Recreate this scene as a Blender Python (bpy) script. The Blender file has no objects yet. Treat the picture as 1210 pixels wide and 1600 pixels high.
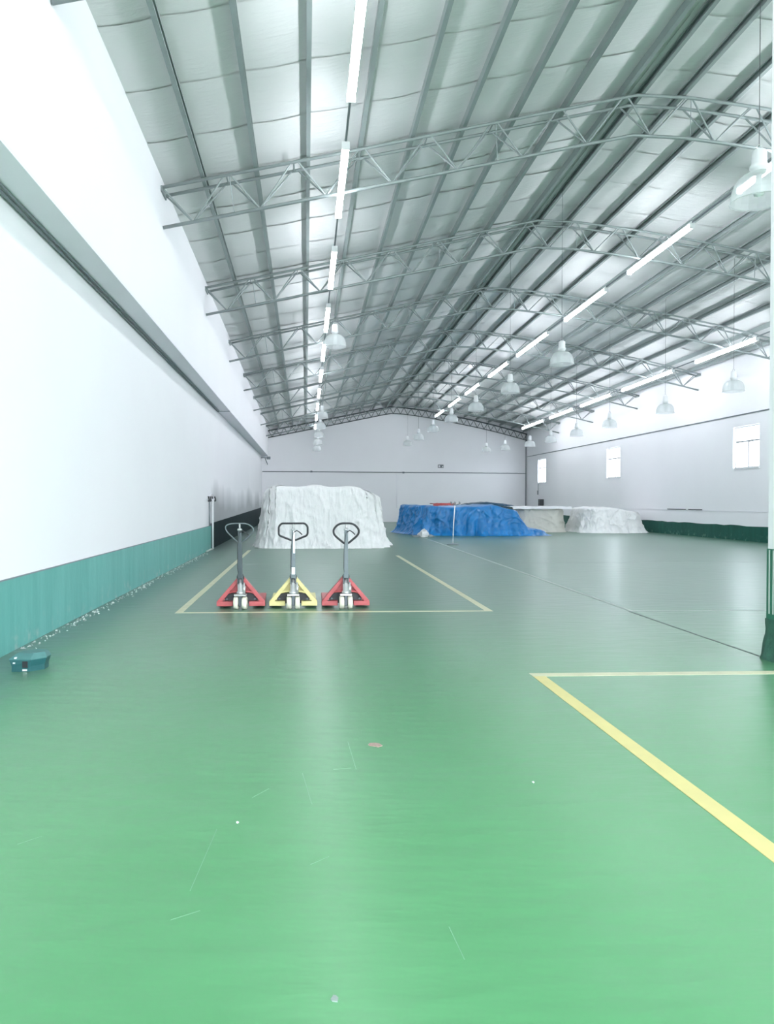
import bpy, bmesh, math, random
from mathutils import Vector, Matrix, noise

random.seed(7)
sc = bpy.context.scene
COL = sc.collection
PI = math.pi

# ------------------------------------------------------------------ camera, sky, exposure
CAM_H = 1.55
F_PX, PX, PY = 1200.0, 530.0, 800.0          # focal length and principal point in pixels (1210 x 1600 frame)
YAW, PITCH = math.atan(52 / F_PX), math.atan(18 / F_PX)
cam_data = bpy.data.cameras.new('camera')
cam_data.sensor_fit = 'VERTICAL'
cam_data.sensor_height = 36.0
cam_data.lens = F_PX / 1600 * 36.0
cam_data.shift_x = (605 - PX) / 1600
cam_data.shift_y = (PY - 800) / 1600
cam_data.clip_end = 400
cam = bpy.data.objects.new('camera', cam_data)
COL.objects.link(cam)
cam.location = (0, 0, CAM_H)
cam.rotation_euler = (PI / 2 - PITCH, 0, -YAW)
sc.camera = cam

world = bpy.data.worlds.new('sky')
sc.world = world
world.use_nodes = True
bg = world.node_tree.nodes['Background']
bg.inputs['Color'].default_value = (0.89, 0.93, 1.0, 1)
bg.inputs['Strength'].default_value = 9.0

STRIP_POWER = 29.0

sc.view_settings.view_transform = 'Standard'
sc.view_settings.look = 'None'
sc.view_settings.gamma = 1.0
sc.view_settings.use_curve_mapping = False
sc.view_settings.exposure = 0.45


# ------------------------------------------------------------------ materials
def new_mat(name):
    m = bpy.data.materials.new(name)
    m.use_nodes = True
    nt = m.node_tree
    b = nt.nodes['Principled BSDF']
    return m, nt, b


def N(nt, typ, **kw):
    n = nt.nodes.new(typ)
    for k, v in kw.items():
        if k.startswith('i_'):
            n.inputs[k[2:].replace('_', ' ')].default_value = v
        else:
            setattr(n, k, v)
    return n


def mat(name, col, rough=0.5, metal=0.0, var=0.12, scale=4.0, bump=0.0, bscale=30.0, stretch=(1, 1, 1), spec=0.5):
    m, nt, b = new_mat(name)
    L = nt.links.new
    tc = N(nt, 'ShaderNodeTexCoord')
    mp = N(nt, 'ShaderNodeMapping')
    mp.inputs['Scale'].default_value = stretch
    L(tc.outputs['Object'], mp.inputs['Vector'])
    nz = N(nt, 'ShaderNodeTexNoise', i_Scale=scale, i_Detail=5.0)
    L(mp.outputs[0], nz.inputs['Vector'])
    mix = N(nt, 'ShaderNodeMix', data_type='RGBA')
    mix.inputs['A'].default_value = (*[c * (1 - var) for c in col], 1)
    mix.inputs['B'].default_value = (*[min(1, c * (1 + var)) for c in col], 1)
    L(nz.outputs['Fac'], mix.inputs['Factor'])
    L(mix.outputs['Result'], b.inputs['Base Color'])
    b.inputs['Roughness'].default_value = rough
    b.inputs['Metallic'].default_value = metal
    b.inputs['Specular IOR Level'].default_value = spec
    if bump:
        n2 = N(nt, 'ShaderNodeTexNoise', i_Scale=bscale, i_Detail=4.0)
        L(mp.outputs[0], n2.inputs['Vector'])
        bp = N(nt, 'ShaderNodeBump', i_Strength=bump, i_Distance=0.02)
        L(n2.outputs['Fac'], bp.inputs['Height'])
        L(bp.outputs[0], b.inputs['Normal'])
    return m


def ramp(nt, src, a, b, ca=(0, 0, 0, 1), cb=(1, 1, 1, 1)):
    r = nt.nodes.new('ShaderNodeValToRGB')
    r.color_ramp.elements[0].position = a
    r.color_ramp.elements[1].position = b
    r.color_ramp.elements[0].color = ca
    r.color_ramp.elements[1].color = cb
    nt.links.new(src, r.inputs['Fac'])
    return r.outputs['Color']


def mixc(nt, fac, a, b):
    x = nt.nodes.new('ShaderNodeMix')
    x.data_type = 'RGBA'
    for sock, v in (('A', a), ('B', b)):
        if isinstance(v, tuple):
            x.inputs[sock].default_value = (*v, 1)
        else:
            nt.links.new(v, x.inputs[sock])
    if isinstance(fac, float):
        x.inputs['Factor'].default_value = fac
    else:
        nt.links.new(fac, x.inputs['Factor'])
    return x.outputs['Result']


def mathn(nt, op, a, b=None):
    x = nt.nodes.new('ShaderNodeMath')
    x.operation = op
    for i, v in enumerate((a, b)):
        if v is None:
            continue
        if isinstance(v, (int, float)):
            x.inputs[i].default_value = v
        else:
            nt.links.new(v, x.inputs[i])
    return x.outputs[0]


def floor_material():
    m, nt, b = new_mat('green_epoxy_floor')
    L = nt.links.new
    tc = N(nt, 'ShaderNodeTexCoord')
    co = tc.outputs['Object']
    n1 = N(nt, 'ShaderNodeTexNoise', i_Scale=0.35, i_Detail=6.0)
    L(co, n1.inputs['Vector'])
    c = mixc(nt, ramp(nt, n1.outputs['Fac'], 0.35, 0.68), (0.066, 0.270, 0.102), (0.086, 0.312, 0.128))
    # cloudy wear, pale scuffed film
    n2 = N(nt, 'ShaderNodeTexNoise', i_Scale=1.3, i_Detail=8.0, i_Roughness=0.7)
    L(co, n2.inputs['Vector'])
    c = mixc(nt, mathn(nt, 'MULTIPLY', ramp(nt, n2.outputs['Fac'], 0.52, 0.78), 0.25), c, (0.15, 0.30, 0.19))
    # grime band along the wall base on the low-x side
    sp = N(nt, 'ShaderNodeSeparateXYZ')
    L(co, sp.inputs[0])
    n5 = N(nt, 'ShaderNodeTexNoise', i_Scale=2.2, i_Detail=6.0)
    L(co, n5.inputs['Vector'])
    edge = mathn(nt, 'ADD', sp.outputs['X'], mathn(nt, 'MULTIPLY', n5.outputs['Fac'], -0.9))
    g = mathn(nt, 'SUBTRACT', 1.0, ramp_range(nt, edge, -3.3, -2.7))
    c = mixc(nt, mathn(nt, 'MULTIPLY', g, 0.8), c, (0.15, 0.20, 0.19))
    # grazing sheen of the far floor, painted in as a greyer base colour
    far_sheen = ramp_range(nt, mathn(nt, 'ADD', sp.outputs['Y'], mathn(nt, 'MULTIPLY', n1.outputs['Fac'], 3.0)), 5.0, 13.0)
    c = mixc(nt, mathn(nt, 'MULTIPLY', far_sheen, 0.75), c, (0.07, 0.145, 0.125))
    L(c, b.inputs['Base Color'])
    b.inputs['Roughness'].default_value = 0.42
    b.inputs['Coat Weight'].default_value = 0.44
    b.inputs['Coat Roughness'].default_value = 0.27
    b.inputs['Specular IOR Level'].default_value = 0.55
    mp = N(nt, 'ShaderNodeMapping')
    mp.inputs['Scale'].default_value = (1.6, 4.5, 1)
    L(co, mp.inputs['Vector'])
    n6 = N(nt, 'ShaderNodeTexNoise', i_Scale=1.6, i_Detail=3.0, i_Roughness=0.45)
    L(mp.outputs[0], n6.inputs['Vector'])
    bp = N(nt, 'ShaderNodeBump', i_Strength=0.30, i_Distance=0.03)
    L(n6.outputs['Fac'], bp.inputs['Height'])
    L(bp.outputs[0], b.inputs['Normal'])
    return m


def ramp_range(nt, src, a, b):
    x = nt.nodes.new('ShaderNodeMapRange')
    x.inputs['From Min'].default_value = a
    x.inputs['From Max'].default_value = b
    nt.links.new(src, x.inputs['Value'])
    return x.outputs[0]


def wall_material(name, grey_streaks=False):
    m, nt, b = new_mat(name)
    L = nt.links.new
    tc = N(nt, 'ShaderNodeTexCoord')
    co = tc.outputs['Object']
    n1 = N(nt, 'ShaderNodeTexNoise', i_Scale=0.5, i_Detail=5.0)
    L(co, n1.inputs['Vector'])
    c = mixc(nt, n1.outputs['Fac'], (0.82, 0.82, 0.845), (0.87, 0.87, 0.895))
    if grey_streaks:   # grey streaks low on the wall, above the dark end of the dado
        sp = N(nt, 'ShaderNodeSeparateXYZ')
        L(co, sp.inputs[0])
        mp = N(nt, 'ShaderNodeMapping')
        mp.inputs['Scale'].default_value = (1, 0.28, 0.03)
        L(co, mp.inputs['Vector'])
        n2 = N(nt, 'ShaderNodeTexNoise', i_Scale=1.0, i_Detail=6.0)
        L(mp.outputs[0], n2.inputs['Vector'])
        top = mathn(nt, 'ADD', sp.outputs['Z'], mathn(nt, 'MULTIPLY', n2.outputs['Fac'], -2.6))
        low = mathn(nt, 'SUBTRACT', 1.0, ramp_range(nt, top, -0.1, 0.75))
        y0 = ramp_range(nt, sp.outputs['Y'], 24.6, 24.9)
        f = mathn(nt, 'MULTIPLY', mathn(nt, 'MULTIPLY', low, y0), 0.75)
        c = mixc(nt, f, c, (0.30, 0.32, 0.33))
    L(c, b.inputs['Base Color'])
    b.inputs['Roughness'].default_value = 0.6
    b.inputs['Specular IOR Level'].default_value = 0.3
    n3 = N(nt, 'ShaderNodeTexNoise', i_Scale=9.0, i_Detail=6.0)
    L(co, n3.inputs['Vector'])
    bp = N(nt, 'ShaderNodeBump', i_Strength=0.06, i_Distance=0.02)
    L(n3.outputs['Fac'], bp.inputs['Height'])
    L(bp.outputs[0], b.inputs['Normal'])
    return m


def dado_material(name, c0, c1, chip, spec=0.5):
    m, nt, b = new_mat(name)
    L = nt.links.new
    tc = N(nt, 'ShaderNodeTexCoord')
    co = tc.outputs['Object']
    mp = N(nt, 'ShaderNodeMapping')
    mp.inputs['Scale'].default_value = (3, 3, 0.35)
    L(co, mp.inputs['Vector'])
    n1 = N(nt, 'ShaderNodeTexNoise', i_Scale=1.6, i_Detail=7.0, i_Roughness=0.65)
    L(mp.outputs[0], n1.inputs['Vector'])
    c = mixc(nt, ramp(nt, n1.outputs['Fac'], 0.3, 0.75), c0, c1)
    n2 = N(nt, 'ShaderNodeTexNoise', i_Scale=5.0, i_Detail=8.0)
    L(co, n2.inputs['Vector'])
    sp = N(nt, 'ShaderNodeSeparateXYZ')
    L(co, sp.inputs[0])
    low = mathn(nt, 'SUBTRACT', 1.0, ramp_range(nt, sp.outputs['Z'], 0.02, 0.3))
    f = mathn(nt, 'MULTIPLY', mathn(nt, 'MULTIPLY', ramp(nt, n2.outputs['Fac'], 0.55, 0.68), low), 0.7)
    c = mixc(nt, f, c, chip)
    L(c, b.inputs['Base Color'])
    b.inputs['Roughness'].default_value = 0.45
    b.inputs['Specular IOR Level'].default_value = spec
    n3 = N(nt, 'ShaderNodeTexNoise', i_Scale=14.0, i_Detail=5.0)
    L(co, n3.inputs['Vector'])
    bp = N(nt, 'ShaderNodeBump', i_Strength=0.15, i_Distance=0.02)
    L(n3.outputs['Fac'], bp.inputs['Height'])
    L(bp.outputs[0], b.inputs['Normal'])
    return m


def foil_material():
    m, nt, b = new_mat('foil_insulation')
    L = nt.links.new
    tc = N(nt, 'ShaderNodeTexCoord')
    co = tc.outputs['Object']
    n1 = N(nt, 'ShaderNodeTexNoise', i_Scale=0.6, i_Detail=5.0)
    L(co, n1.inputs['Vector'])
    c = mixc(nt, n1.outputs['Fac'], (0.70, 0.71, 0.71), (0.77, 0.775, 0.775))
    L(c, b.inputs['Base Color'])
    b.inputs['Metallic'].default_value = 0.25
    r = mathn(nt, 'ADD', mathn(nt, 'MULTIPLY', n1.outputs['Fac'], 0.3), 0.34)
    L(r, b.inputs['Roughness'])
    mp = N(nt, 'ShaderNodeMapping')
    mp.inputs['Scale'].default_value = (0.7, 3.5, 1)
    L(co, mp.inputs['Vector'])
    n2 = N(nt, 'ShaderNodeTexNoise', i_Scale=3.0, i_Detail=6.0, i_Roughness=0.6, i_Distortion=0.8)
    L(mp.outputs[0], n2.inputs['Vector'])
    bp = N(nt, 'ShaderNodeBump', i_Strength=0.32, i_Distance=0.04)
    L(n2.outputs['Fac'], bp.inputs['Height'])
    L(bp.outputs[0], b.inputs['Normal'])
    return m


def emit_mat(name, col, power):
    m, nt, b = new_mat(name)
    b.inputs['Base Color'].default_value = (0.9, 0.9, 0.9, 1)
    b.inputs['Emission Color'].default_value = (*col, 1)
    b.inputs['Emission Strength'].default_value = power
    return m


def glass_mat(name, tint=(0.9, 0.95, 1.0), clear=0.85, diffuse=0.0, rough=0.05):
    m = bpy.data.materials.new(name)
    m.use_nodes = True
    nt = m.node_tree
    nt.nodes.clear()
    out = nt.nodes.new('ShaderNodeOutputMaterial')
    tr = nt.nodes.new('ShaderNodeBsdfTransparent')
    tr.inputs[0].default_value = (*tint, 1)
    gl = nt.nodes.new('ShaderNodeBsdfGlossy')
    gl.inputs['Roughness'].default_value = rough
    fr = nt.nodes.new('ShaderNodeLayerWeight')
    fr.inputs[0].default_value = 0.25
    a = nt.nodes.new('ShaderNodeMixShader')
    nt.links.new(mathn(nt, 'MULTIPLY', fr.outputs['Facing'], 0.25), a.inputs[0])
    if diffuse > 0:
        ad = nt.nodes.new('ShaderNodeMixShader')
        ad.inputs[0].default_value = diffuse
        d1 = nt.nodes.new('ShaderNodeBsdfDiffuse')
        d1.inputs[0].default_value = (0.9, 0.92, 0.93, 1)
        d2 = nt.nodes.new('ShaderNodeBsdfTranslucent')
        d2.inputs[0].default_value = (0.9, 0.92, 0.93, 1)
        dm = nt.nodes.new('ShaderNodeMixShader')
        nt.links.new(d1.outputs[0], dm.inputs[1])
        nt.links.new(d2.outputs[0], dm.inputs[2])
        nt.links.new(tr.outputs[0], ad.inputs[1])
        nt.links.new(dm.outputs[0], ad.inputs[2])
        nt.links.new(ad.outputs[0], a.inputs[1])
    else:
        nt.links.new(tr.outputs[0], a.inputs[1])
    nt.links.new(gl.outputs[0], a.inputs[2])
    nt.links.new(a.outputs[0], out.inputs[0])
    return m


def tarp_mat(name, col, rough, var=0.12, spec=0.4, bump=0.5, bscale=7.0):
    m, nt, b = new_mat(name)
    L = nt.links.new
    tc = N(nt, 'ShaderNodeTexCoord')
    co = tc.outputs['Object']
    n1 = N(nt, 'ShaderNodeTexNoise', i_Scale=0.8, i_Detail=6.0, i_Roughness=0.6)
    L(co, n1.inputs['Vector'])
    c = mixc(nt, n1.outputs['Fac'], tuple(x * (1 - var) for x in col), tuple(min(1, x * (1 + var)) for x in col))
    L(c, b.inputs['Base Color'])
    b.inputs['Roughness'].default_value = rough
    b.inputs['Specular IOR Level'].default_value = spec
    hs = []
    for rot, st in (((0.0, 0.3, 0.2), (1.0, 1.0, 0.22)), ((0.0, -0.5, 0.0), (1.0, 1.0, 0.3)), ((0.4, 0.9, 0.3), (1.0, 1.0, 0.25))):
        mp = N(nt, 'ShaderNodeMapping')
        mp.inputs['Rotation'].default_value = rot
        mp.inputs['Scale'].default_value = st
        L(co, mp.inputs['Vector'])
        n2 = N(nt, 'ShaderNodeTexNoise', i_Scale=bscale, i_Detail=4.0, i_Roughness=0.5, i_Distortion=0.4)
        L(mp.outputs[0], n2.inputs['Vector'])
        # sharp creases: 1 - |2n-1|
        rdg = mathn(nt, 'SUBTRACT', 1.0, mathn(nt, 'ABSOLUTE', mathn(nt, 'SUBTRACT', mathn(nt, 'MULTIPLY', n2.outputs['Fac'], 4.0), 2.0)))
        hs.append(rdg)
    h = mathn(nt, 'ADD', mathn(nt, 'ADD', hs[0], hs[1]), hs[2])
    bp = N(nt, 'ShaderNodeBump', i_Strength=bump, i_Distance=0.03)
    L(h, bp.inputs['Height'])
    L(bp.outputs[0], b.inputs['Normal'])
    return m


M = {}
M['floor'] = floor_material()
M['wall'] = wall_material('white_wall_paint')
M['wall_left'] = wall_material('white_wall_paint_streaked', True)
M['soffit'] = mat('pale_grey_soffit', (0.80, 0.80, 0.85), 0.7, var=0.04, scale=0.8)
M['dado_lit'] = dado_material('lit_teal_dado', (0.095, 0.34, 0.305), (0.15, 0.44, 0.40), (0.36, 0.46, 0.43))  # near stretch of the green dado, colour lightened as if lit
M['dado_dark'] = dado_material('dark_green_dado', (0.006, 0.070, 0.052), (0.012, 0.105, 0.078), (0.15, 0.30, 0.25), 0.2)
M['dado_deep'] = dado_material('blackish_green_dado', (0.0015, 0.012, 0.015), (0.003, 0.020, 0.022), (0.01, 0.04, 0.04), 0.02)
M['column_green'] = dado_material('column_green_paint', (0.015, 0.14, 0.085), (0.028, 0.20, 0.125), (0.3, 0.45, 0.38))
M['foil'] = foil_material()
M['deck'] = mat('roof_deck_steel', (0.4, 0.42, 0.43), 0.5, 0.3)
M['purlin'] = mat('purlin_grey_green_paint', (0.27, 0.32, 0.315), 0.45, 0.25, var=0.15, scale=3)
M['truss'] = mat('truss_grey_paint', (0.27, 0.31, 0.31), 0.45, 0.3, var=0.12, scale=3)
M['truss_dark'] = mat('truss_dark_grey_paint', (0.10, 0.12, 0.125), 0.5, 0.3)
M['strip'] = emit_mat('led_diffuser', (0.91, 0.935, 1.0), STRIP_POWER)
M['housing'] = mat('white_enamel', (0.75, 0.77, 0.78), 0.35, var=0.05)
M['wire'] = mat('dark_cable', (0.05, 0.055, 0.06), 0.5)
M['conduit'] = mat('grey_conduit', (0.20, 0.23, 0.25), 0.5)
M['acrylic'] = glass_mat('ribbed_clear_acrylic', (0.96, 0.98, 0.98), diffuse=0.52, rough=0.12)
M['glass'] = glass_mat('window_glass', (0.97, 0.99, 1.0), rough=0.02)
M['win_frame'] = mat('white_window_frame', (0.78, 0.80, 0.82), 0.4, var=0.04)
M['yellow_line'] = mat('yellow_line_paint', (0.60, 0.54, 0.22), 0.5, var=0.10, scale=6)
M['cream_line'] = mat('worn_cream_line_paint', (0.52, 0.53, 0.36), 0.5, var=0.2, scale=5)
M['pale_line'] = mat('pale_worn_line', (0.25, 0.32, 0.29), 0.45, var=0.2, scale=4)
M['scratch'] = mat('scratched_floor_coat', (0.17, 0.36, 0.22), 0.5, var=0.2)
M['win_bar'] = mat('grey_window_bar', (0.34, 0.36, 0.38), 0.45, var=0.04)
M['joint'] = mat('dark_floor_joint', (0.05, 0.09, 0.08), 0.6)
M['white_tarp'] = tarp_mat('white_woven_tarp', (0.84, 0.85, 0.845), 0.5, 0.06, 0.4, 0.55, 4.5)
M['cream_tarp'] = tarp_mat('cream_canvas_tarp', (0.60, 0.595, 0.54), 0.65, 0.10, 0.3, 0.2, 2.0)
M['blue_tarp'] = tarp_mat('blue_plastic_tarp', (0.006, 0.19, 0.50), 0.30, 0.5, 0.6, 0.32, 1.4)
M['navy_tarp'] = tarp_mat('dark_teal_tarp', (0.010, 0.06, 0.11), 0.45, 0.2, 0.4, 0.3, 3.0)
M['red_cloth'] = tarp_mat('red_plastic_sheet', (0.45, 0.09, 0.09), 0.5, 0.2)
M['white_bag'] = tarp_mat('white_plastic_bag', (0.78, 0.80, 0.82), 0.4, 0.08, 0.5, 0.5, 18.0)
M['grey_scrap'] = mat('grey_scrap', (0.22, 0.26, 0.27), 0.6)
M['red'] = mat('worn_red_paint', (0.44, 0.080, 0.085), 0.42, 0.0, var=0.25, scale=9, bump=0.1, bscale=40)
M['yellow'] = mat('worn_yellow_paint', (0.66, 0.60, 0.26), 0.42, 0.0, var=0.2, scale=9, bump=0.1, bscale=40)
M['cream'] = mat('cream_nylon_wheel', (0.74, 0.72, 0.60), 0.45, var=0.1, scale=14)
M['steel'] = mat('dull_silver_steel', (0.55, 0.56, 0.56), 0.35, 0.7, var=0.15, scale=10)
M['dark_steel'] = mat('dark_grey_steel', (0.075, 0.095, 0.105), 0.4, 0.3, var=0.2, scale=8)
M['mid_steel'] = mat('mid_grey_steel', (0.13, 0.165, 0.175), 0.4, 0.3, var=0.2, scale=8)
M['black'] = mat('black_rubber', (0.018, 0.02, 0.024), 0.5, var=0.2)
M['white_paint'] = mat('white_paint', (0.80, 0.82, 0.83), 0.45, var=0.05)
M['case'] = mat('dark_teal_plastic', (0.018, 0.095, 0.10), 0.35, var=0.2, scale=6)
M['case_top'] = mat('dusty_teal_plastic', (0.065, 0.185, 0.18), 0.5, var=0.2, scale=8)
M['crumbs'] = mat('plaster_crumbs', (0.50, 0.56, 0.53), 0.8)
M['plinth'] = mat('mossy_concrete', (0.035, 0.12, 0.085), 0.7, var=0.6, scale=9, bump=0.6, bscale=14)
M['asphalt'] = mat('pale_yard_concrete', (0.38, 0.38, 0.37), 0.8, scale=0.6)
M['sign'] = mat('grey_sign_plate', (0.16, 0.18, 0.20), 0.5)


# ------------------------------------------------------------------ mesh helpers
def mesh_obj(name, verts, faces, material, parent=None, smooth=False):
    me = bpy.data.meshes.new(name)
    me.from_pydata([tuple(v) for v in verts], [], faces)
    me.update()
    if smooth:
        me.polygons.foreach_set('use_smooth', [True] * len(me.polygons))
    me.materials.append(material)
    o = bpy.data.objects.new(name, me)
    COL.objects.link(o)
    if parent:
        o.parent = parent
    return o


class MB:
    def __init__(self):
        self.v, self.f = [], []

    def add(self, vs, fs):
        k = len(self.v)
        self.v += [tuple(x) for x in vs]
        self.f += [tuple(i + k for i in f) for f in fs]
        return self

    def box(self, x0, x1, y0, y1, z0, z1):
        return self.add([(x0, y0, z0), (x1, y0, z0), (x1, y1, z0), (x0, y1, z0), (x0, y0, z1), (x1, y0, z1), (x1, y1, z1), (x0, y1, z1)],
                        [(0, 3, 2, 1), (4, 5, 6, 7), (0, 1, 5, 4), (1, 2, 6, 5), (2, 3, 7, 6), (3, 0, 4, 7)])

    def hexa(self, b, t):      # bottom quad, top quad (ccw seen from above)
        return self.add(list(b) + list(t), [(3, 2, 1, 0), (4, 5, 6, 7), (0, 1, 5, 4), (1, 2, 6, 5), (2, 3, 7, 6), (3, 0, 4, 7)])

    def prism(self, poly, axis, a, b):   # extrude a 2-d polygon along an axis
        n = len(poly)
        def p(u, v, w):
            return {'x': (w, u, v), 'y': (u, w, v), 'z': (u, v, w)}[axis]
        vs = [p(u, v, a) for u, v in poly] + [p(u, v, b) for u, v in poly]
        fs = [tuple(range(n)), tuple(range(2 * n - 1, n - 1, -1))]
        for i in range(n):
            j = (i + 1) % n
            fs.append((i, i + n, j + n, j))
        return self.add(vs, fs)

    def tube(self, pts, r, seg=8, closed=False):
        pts = [Vector(p) for p in pts]
        n = len(pts)
        rs = r if isinstance(r, (list, tuple)) else [r] * n
        rings = []
        prev = None
        for i, p in enumerate(pts):
            if closed:
                d = pts[(i + 1) % n] - pts[i - 1]
            else:
                d = pts[min(i + 1, n - 1)] - pts[max(i - 1, 0)]
            d.normalize()
            if prev is None:
                u = d.orthogonal().normalized()
            else:
                u = (prev - d * prev.dot(d)).normalized()
            prev = u
            w = d.cross(u)
            rings.append([p + (u * math.cos(2 * PI * k / seg) + w * math.sin(2 * PI * k / seg)) * rs[i] for k in range(seg)])
        vs = [q for ring in rings for q in ring]
        fs = []
        m = n if closed else n - 1
        for i in range(m):
            a, b = i * seg, ((i + 1) % n) * seg
            off = 0
            if closed and i == n - 1:   # align seam
                best = min(range(seg), key=lambda s: (rings[0][s] - rings[-1][0]).length)
                off = best
            for k in range(seg):
                fs.append((a + k, a + (k + 1) % seg, b + (k + 1 + off) % seg, b + (k + off) % seg))
        if not closed:
            fs.append(tuple(reversed(range(seg))))
            fs.append(tuple(range((n - 1) * seg, n * seg)))
        return self.add(vs, fs)

    def lathe(self, prof, seg=20, c=(0, 0, 0), axis='z', rib=0.0):
        vs, fs = [], []
        n = len(prof)
        for k in range(seg):
            a = 2 * PI * k / seg
            for r, z in prof:
                rr = r * (1 + (rib if k % 2 else 0))
                q = (rr * math.cos(a), rr * math.sin(a), z)
                if axis == 'x':
                    q = (q[2], q[0], q[1])
                if axis == 'y':
                    q = (q[0], q[2], q[1])
                vs.append((q[0] + c[0], q[1] + c[1], q[2] + c[2]))
        for k in range(seg):
            for i in range(n - 1):
                a, b = k * n, ((k + 1) % seg) * n
                fs.append((a + i, b + i, b + i + 1, a + i + 1))
        return self.add(vs, fs)

    def build(self, name, material, parent=None, smooth=False, bevel=0.0):
        o = mesh_obj(name, self.v, self.f, material, parent, smooth)
        if bevel:
            bm = bmesh.new()
            bm.from_mesh(o.data)
            bmesh.ops.bevel(bm, geom=bm.edges[:], offset=bevel, segments=2, affect='EDGES', profile=0.6)
            bm.to_mesh(o.data)
            bm.free()
        return o


def thing(name, label, cat, loc=(0, 0, 0), rz=0.0, group=None):
    o = bpy.data.objects.new(name, None)
    COL.objects.link(o)
    o.location = loc
    o.rotation_euler = (0, 0, rz)
    o['label'] = label
    o['category'] = cat
    if group:
        o['group'] = group
    return o


def tag(o, label, cat, group=None, kind=None):
    o['label'] = label
    o['category'] = cat
    if group:
        o['group'] = group
    if kind:
        o['kind'] = kind
    return o


def struct(o, label=None, cat=None):
    o['kind'] = 'structure'
    if label:
        o['label'] = label
    if cat:
        o['category'] = cat
    return o


def copy_tree(o, parent=None):
    c = o.copy()
    COL.objects.link(c)
    c.parent = parent
    for ch in list(o.children):
        copy_tree(ch, c)
    return c


ORD = ['first', 'second', 'third', 'fourth', 'fifth', 'sixth', 'seventh', 'eighth', 'ninth', 'tenth', 'eleventh', 'twelfth']

# ------------------------------------------------------------------ the hall: dimensions
X_LOW, X_UP, X_R = -3.03, -2.60, 16.85       # lower left wall, overhanging upper left wall, right wall
Y_FRONT = -6.0
Y_B0, Y_B1 = 53.2, 58.0                      # back wall is a little out of square


def y_back(x):
    return Y_B0 + (Y_B1 - Y_B0) * (x - X_LOW) / (X_R - X_LOW)


PROFILE = [(-2.6, 7.20), (2.0, 8.17), (5.2, 8.86), (6.1, 9.05), (7.1, 9.02), (8.0, 8.92), (9.0, 8.79), (10.75, 8.50),
           (12.46, 8.20), (14.17, 7.85), (16.19, 7.37), (16.85, 7.20)]


def z_chord(x, y):                            # top of the trusses
    P = PROFILE
    if x <= P[0][0]:
        z = P[0][1] + (x - P[0][0]) * 0.21
    elif x >= P[-1][0]:
        z = P[-1][1] - (x - P[-1][0]) * 0.25
    else:
        for (xa, za), (xb, zb) in zip(P, P[1:]):
            if xa <= x <= xb:
                z = za + (zb - za) * (x - xa) / (xb - xa)
                break
    return z - (y - 14.2) * (0.0205 - 0.0075 * (x + 2.6) / 19.5)


PUR = 0.15                                    # purlin depth
def z_foil(x, y):
    return z_chord(x, y) + PUR


# ---- floor
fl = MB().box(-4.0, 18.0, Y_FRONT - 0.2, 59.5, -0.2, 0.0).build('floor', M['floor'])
struct(fl, 'glossy green epoxy floor running the length of the hall', 'floor')
yard = MB().box(-40, 55, -70, Y_FRONT - 0.2, -0.22, -0.02).build('ground', M['asphalt'])
struct(yard, 'pale concrete yard outside the open end of the hall', 'ground')


def line(x0, x1, y0, y1, m, h=0.0025):
    o = MB().box(x0, x1, y0, y1, -0.001, h).build('painted_line', m, fl)
    return o


line(2.00, 2.11, -2.0, 6.66, M['yellow_line'])
line(2.00, 4.40, 6.66, 6.78, M['cream_line'])
line(-1.80, -1.70, 10.70, 24.0, M['cream_line'])
line(-1.80, 2.62, 10.62, 10.70, M['cream_line'])
line(2.52, 2.62, 10.70, 21.5, M['cream_line'])
MB().hexa([(4.53, 10.5, -.001), (4.60, 10.5, -.001), (4.96, 32.6, -.001), (4.88, 32.6, -.001)],
          [(4.53, 10.5, .0025), (4.60, 10.5, .0025), (4.96, 32.6, .0025), (4.88, 32.6, .0025)]).build('painted_line', M['pale_line'], fl)
line(4.60, 12.0, 10.52, 10.58, M['pale_line'])
line(4.50, 4.53, 7.35, 10.52, M['joint'], 0.0015)
line(-3.0, 16.8, 18.78, 18.795, M['pale_line'], 0.0012)

# ---- left wall: lower wall, soffit of the overhang, upper wall
wl = MB().box(X_LOW - 0.25, X_LOW, Y_FRONT, 53.4, 0, 4.62).build('wall_left', M['wall_left'])
struct(wl, 'long white wall with a green dado and an overhanging upper part', 'wall')
ztop = lambda y: z_foil(X_UP, y) + 0.09
MB().hexa([(X_LOW - 0.25, Y_FRONT, 4.66), (X_UP, Y_FRONT, 4.66), (X_UP, 53.4, 4.66), (X_LOW - 0.25, 53.4, 4.66)],
          [(X_LOW - 0.25, Y_FRONT, ztop(Y_FRONT)), (X_UP, Y_FRONT, ztop(Y_FRONT)), (X_UP, 53.4, ztop(53.4)), (X_LOW - 0.25, 53.4, ztop(53.4))]).build('upper_wall', M['wall'], wl)
MB().box(X_LOW - 0.25, X_UP, Y_FRONT, 26.55, 4.62, 4.66).build('soffit_board', M['soffit'], wl)
MB().box(X_LOW - 0.25, X_UP, 26.60, 53.4, 4.62, 4.66).build('soffit_board', M['soffit'], wl)
MB().box(X_LOW - 0.02, X_UP - 0.0, 26.55, 26.60, 4.60, 4.66).build('joint_strip', M['conduit'], wl)
for dx, dz, r in ((0.035, 4.585, 0.018), (0.085, 4.60, 0.013)):
    MB().tube([(X_LOW + dx, Y_FRONT, dz), (X_LOW + dx, 26.5, dz)], r, 8).build('conduit', M['conduit'], wl, True)
MB().box(X_LOW, X_LOW + 0.015, Y_FRONT, 24.6, 0, 0.745).build('dado', M['dado_lit'], wl)
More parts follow.
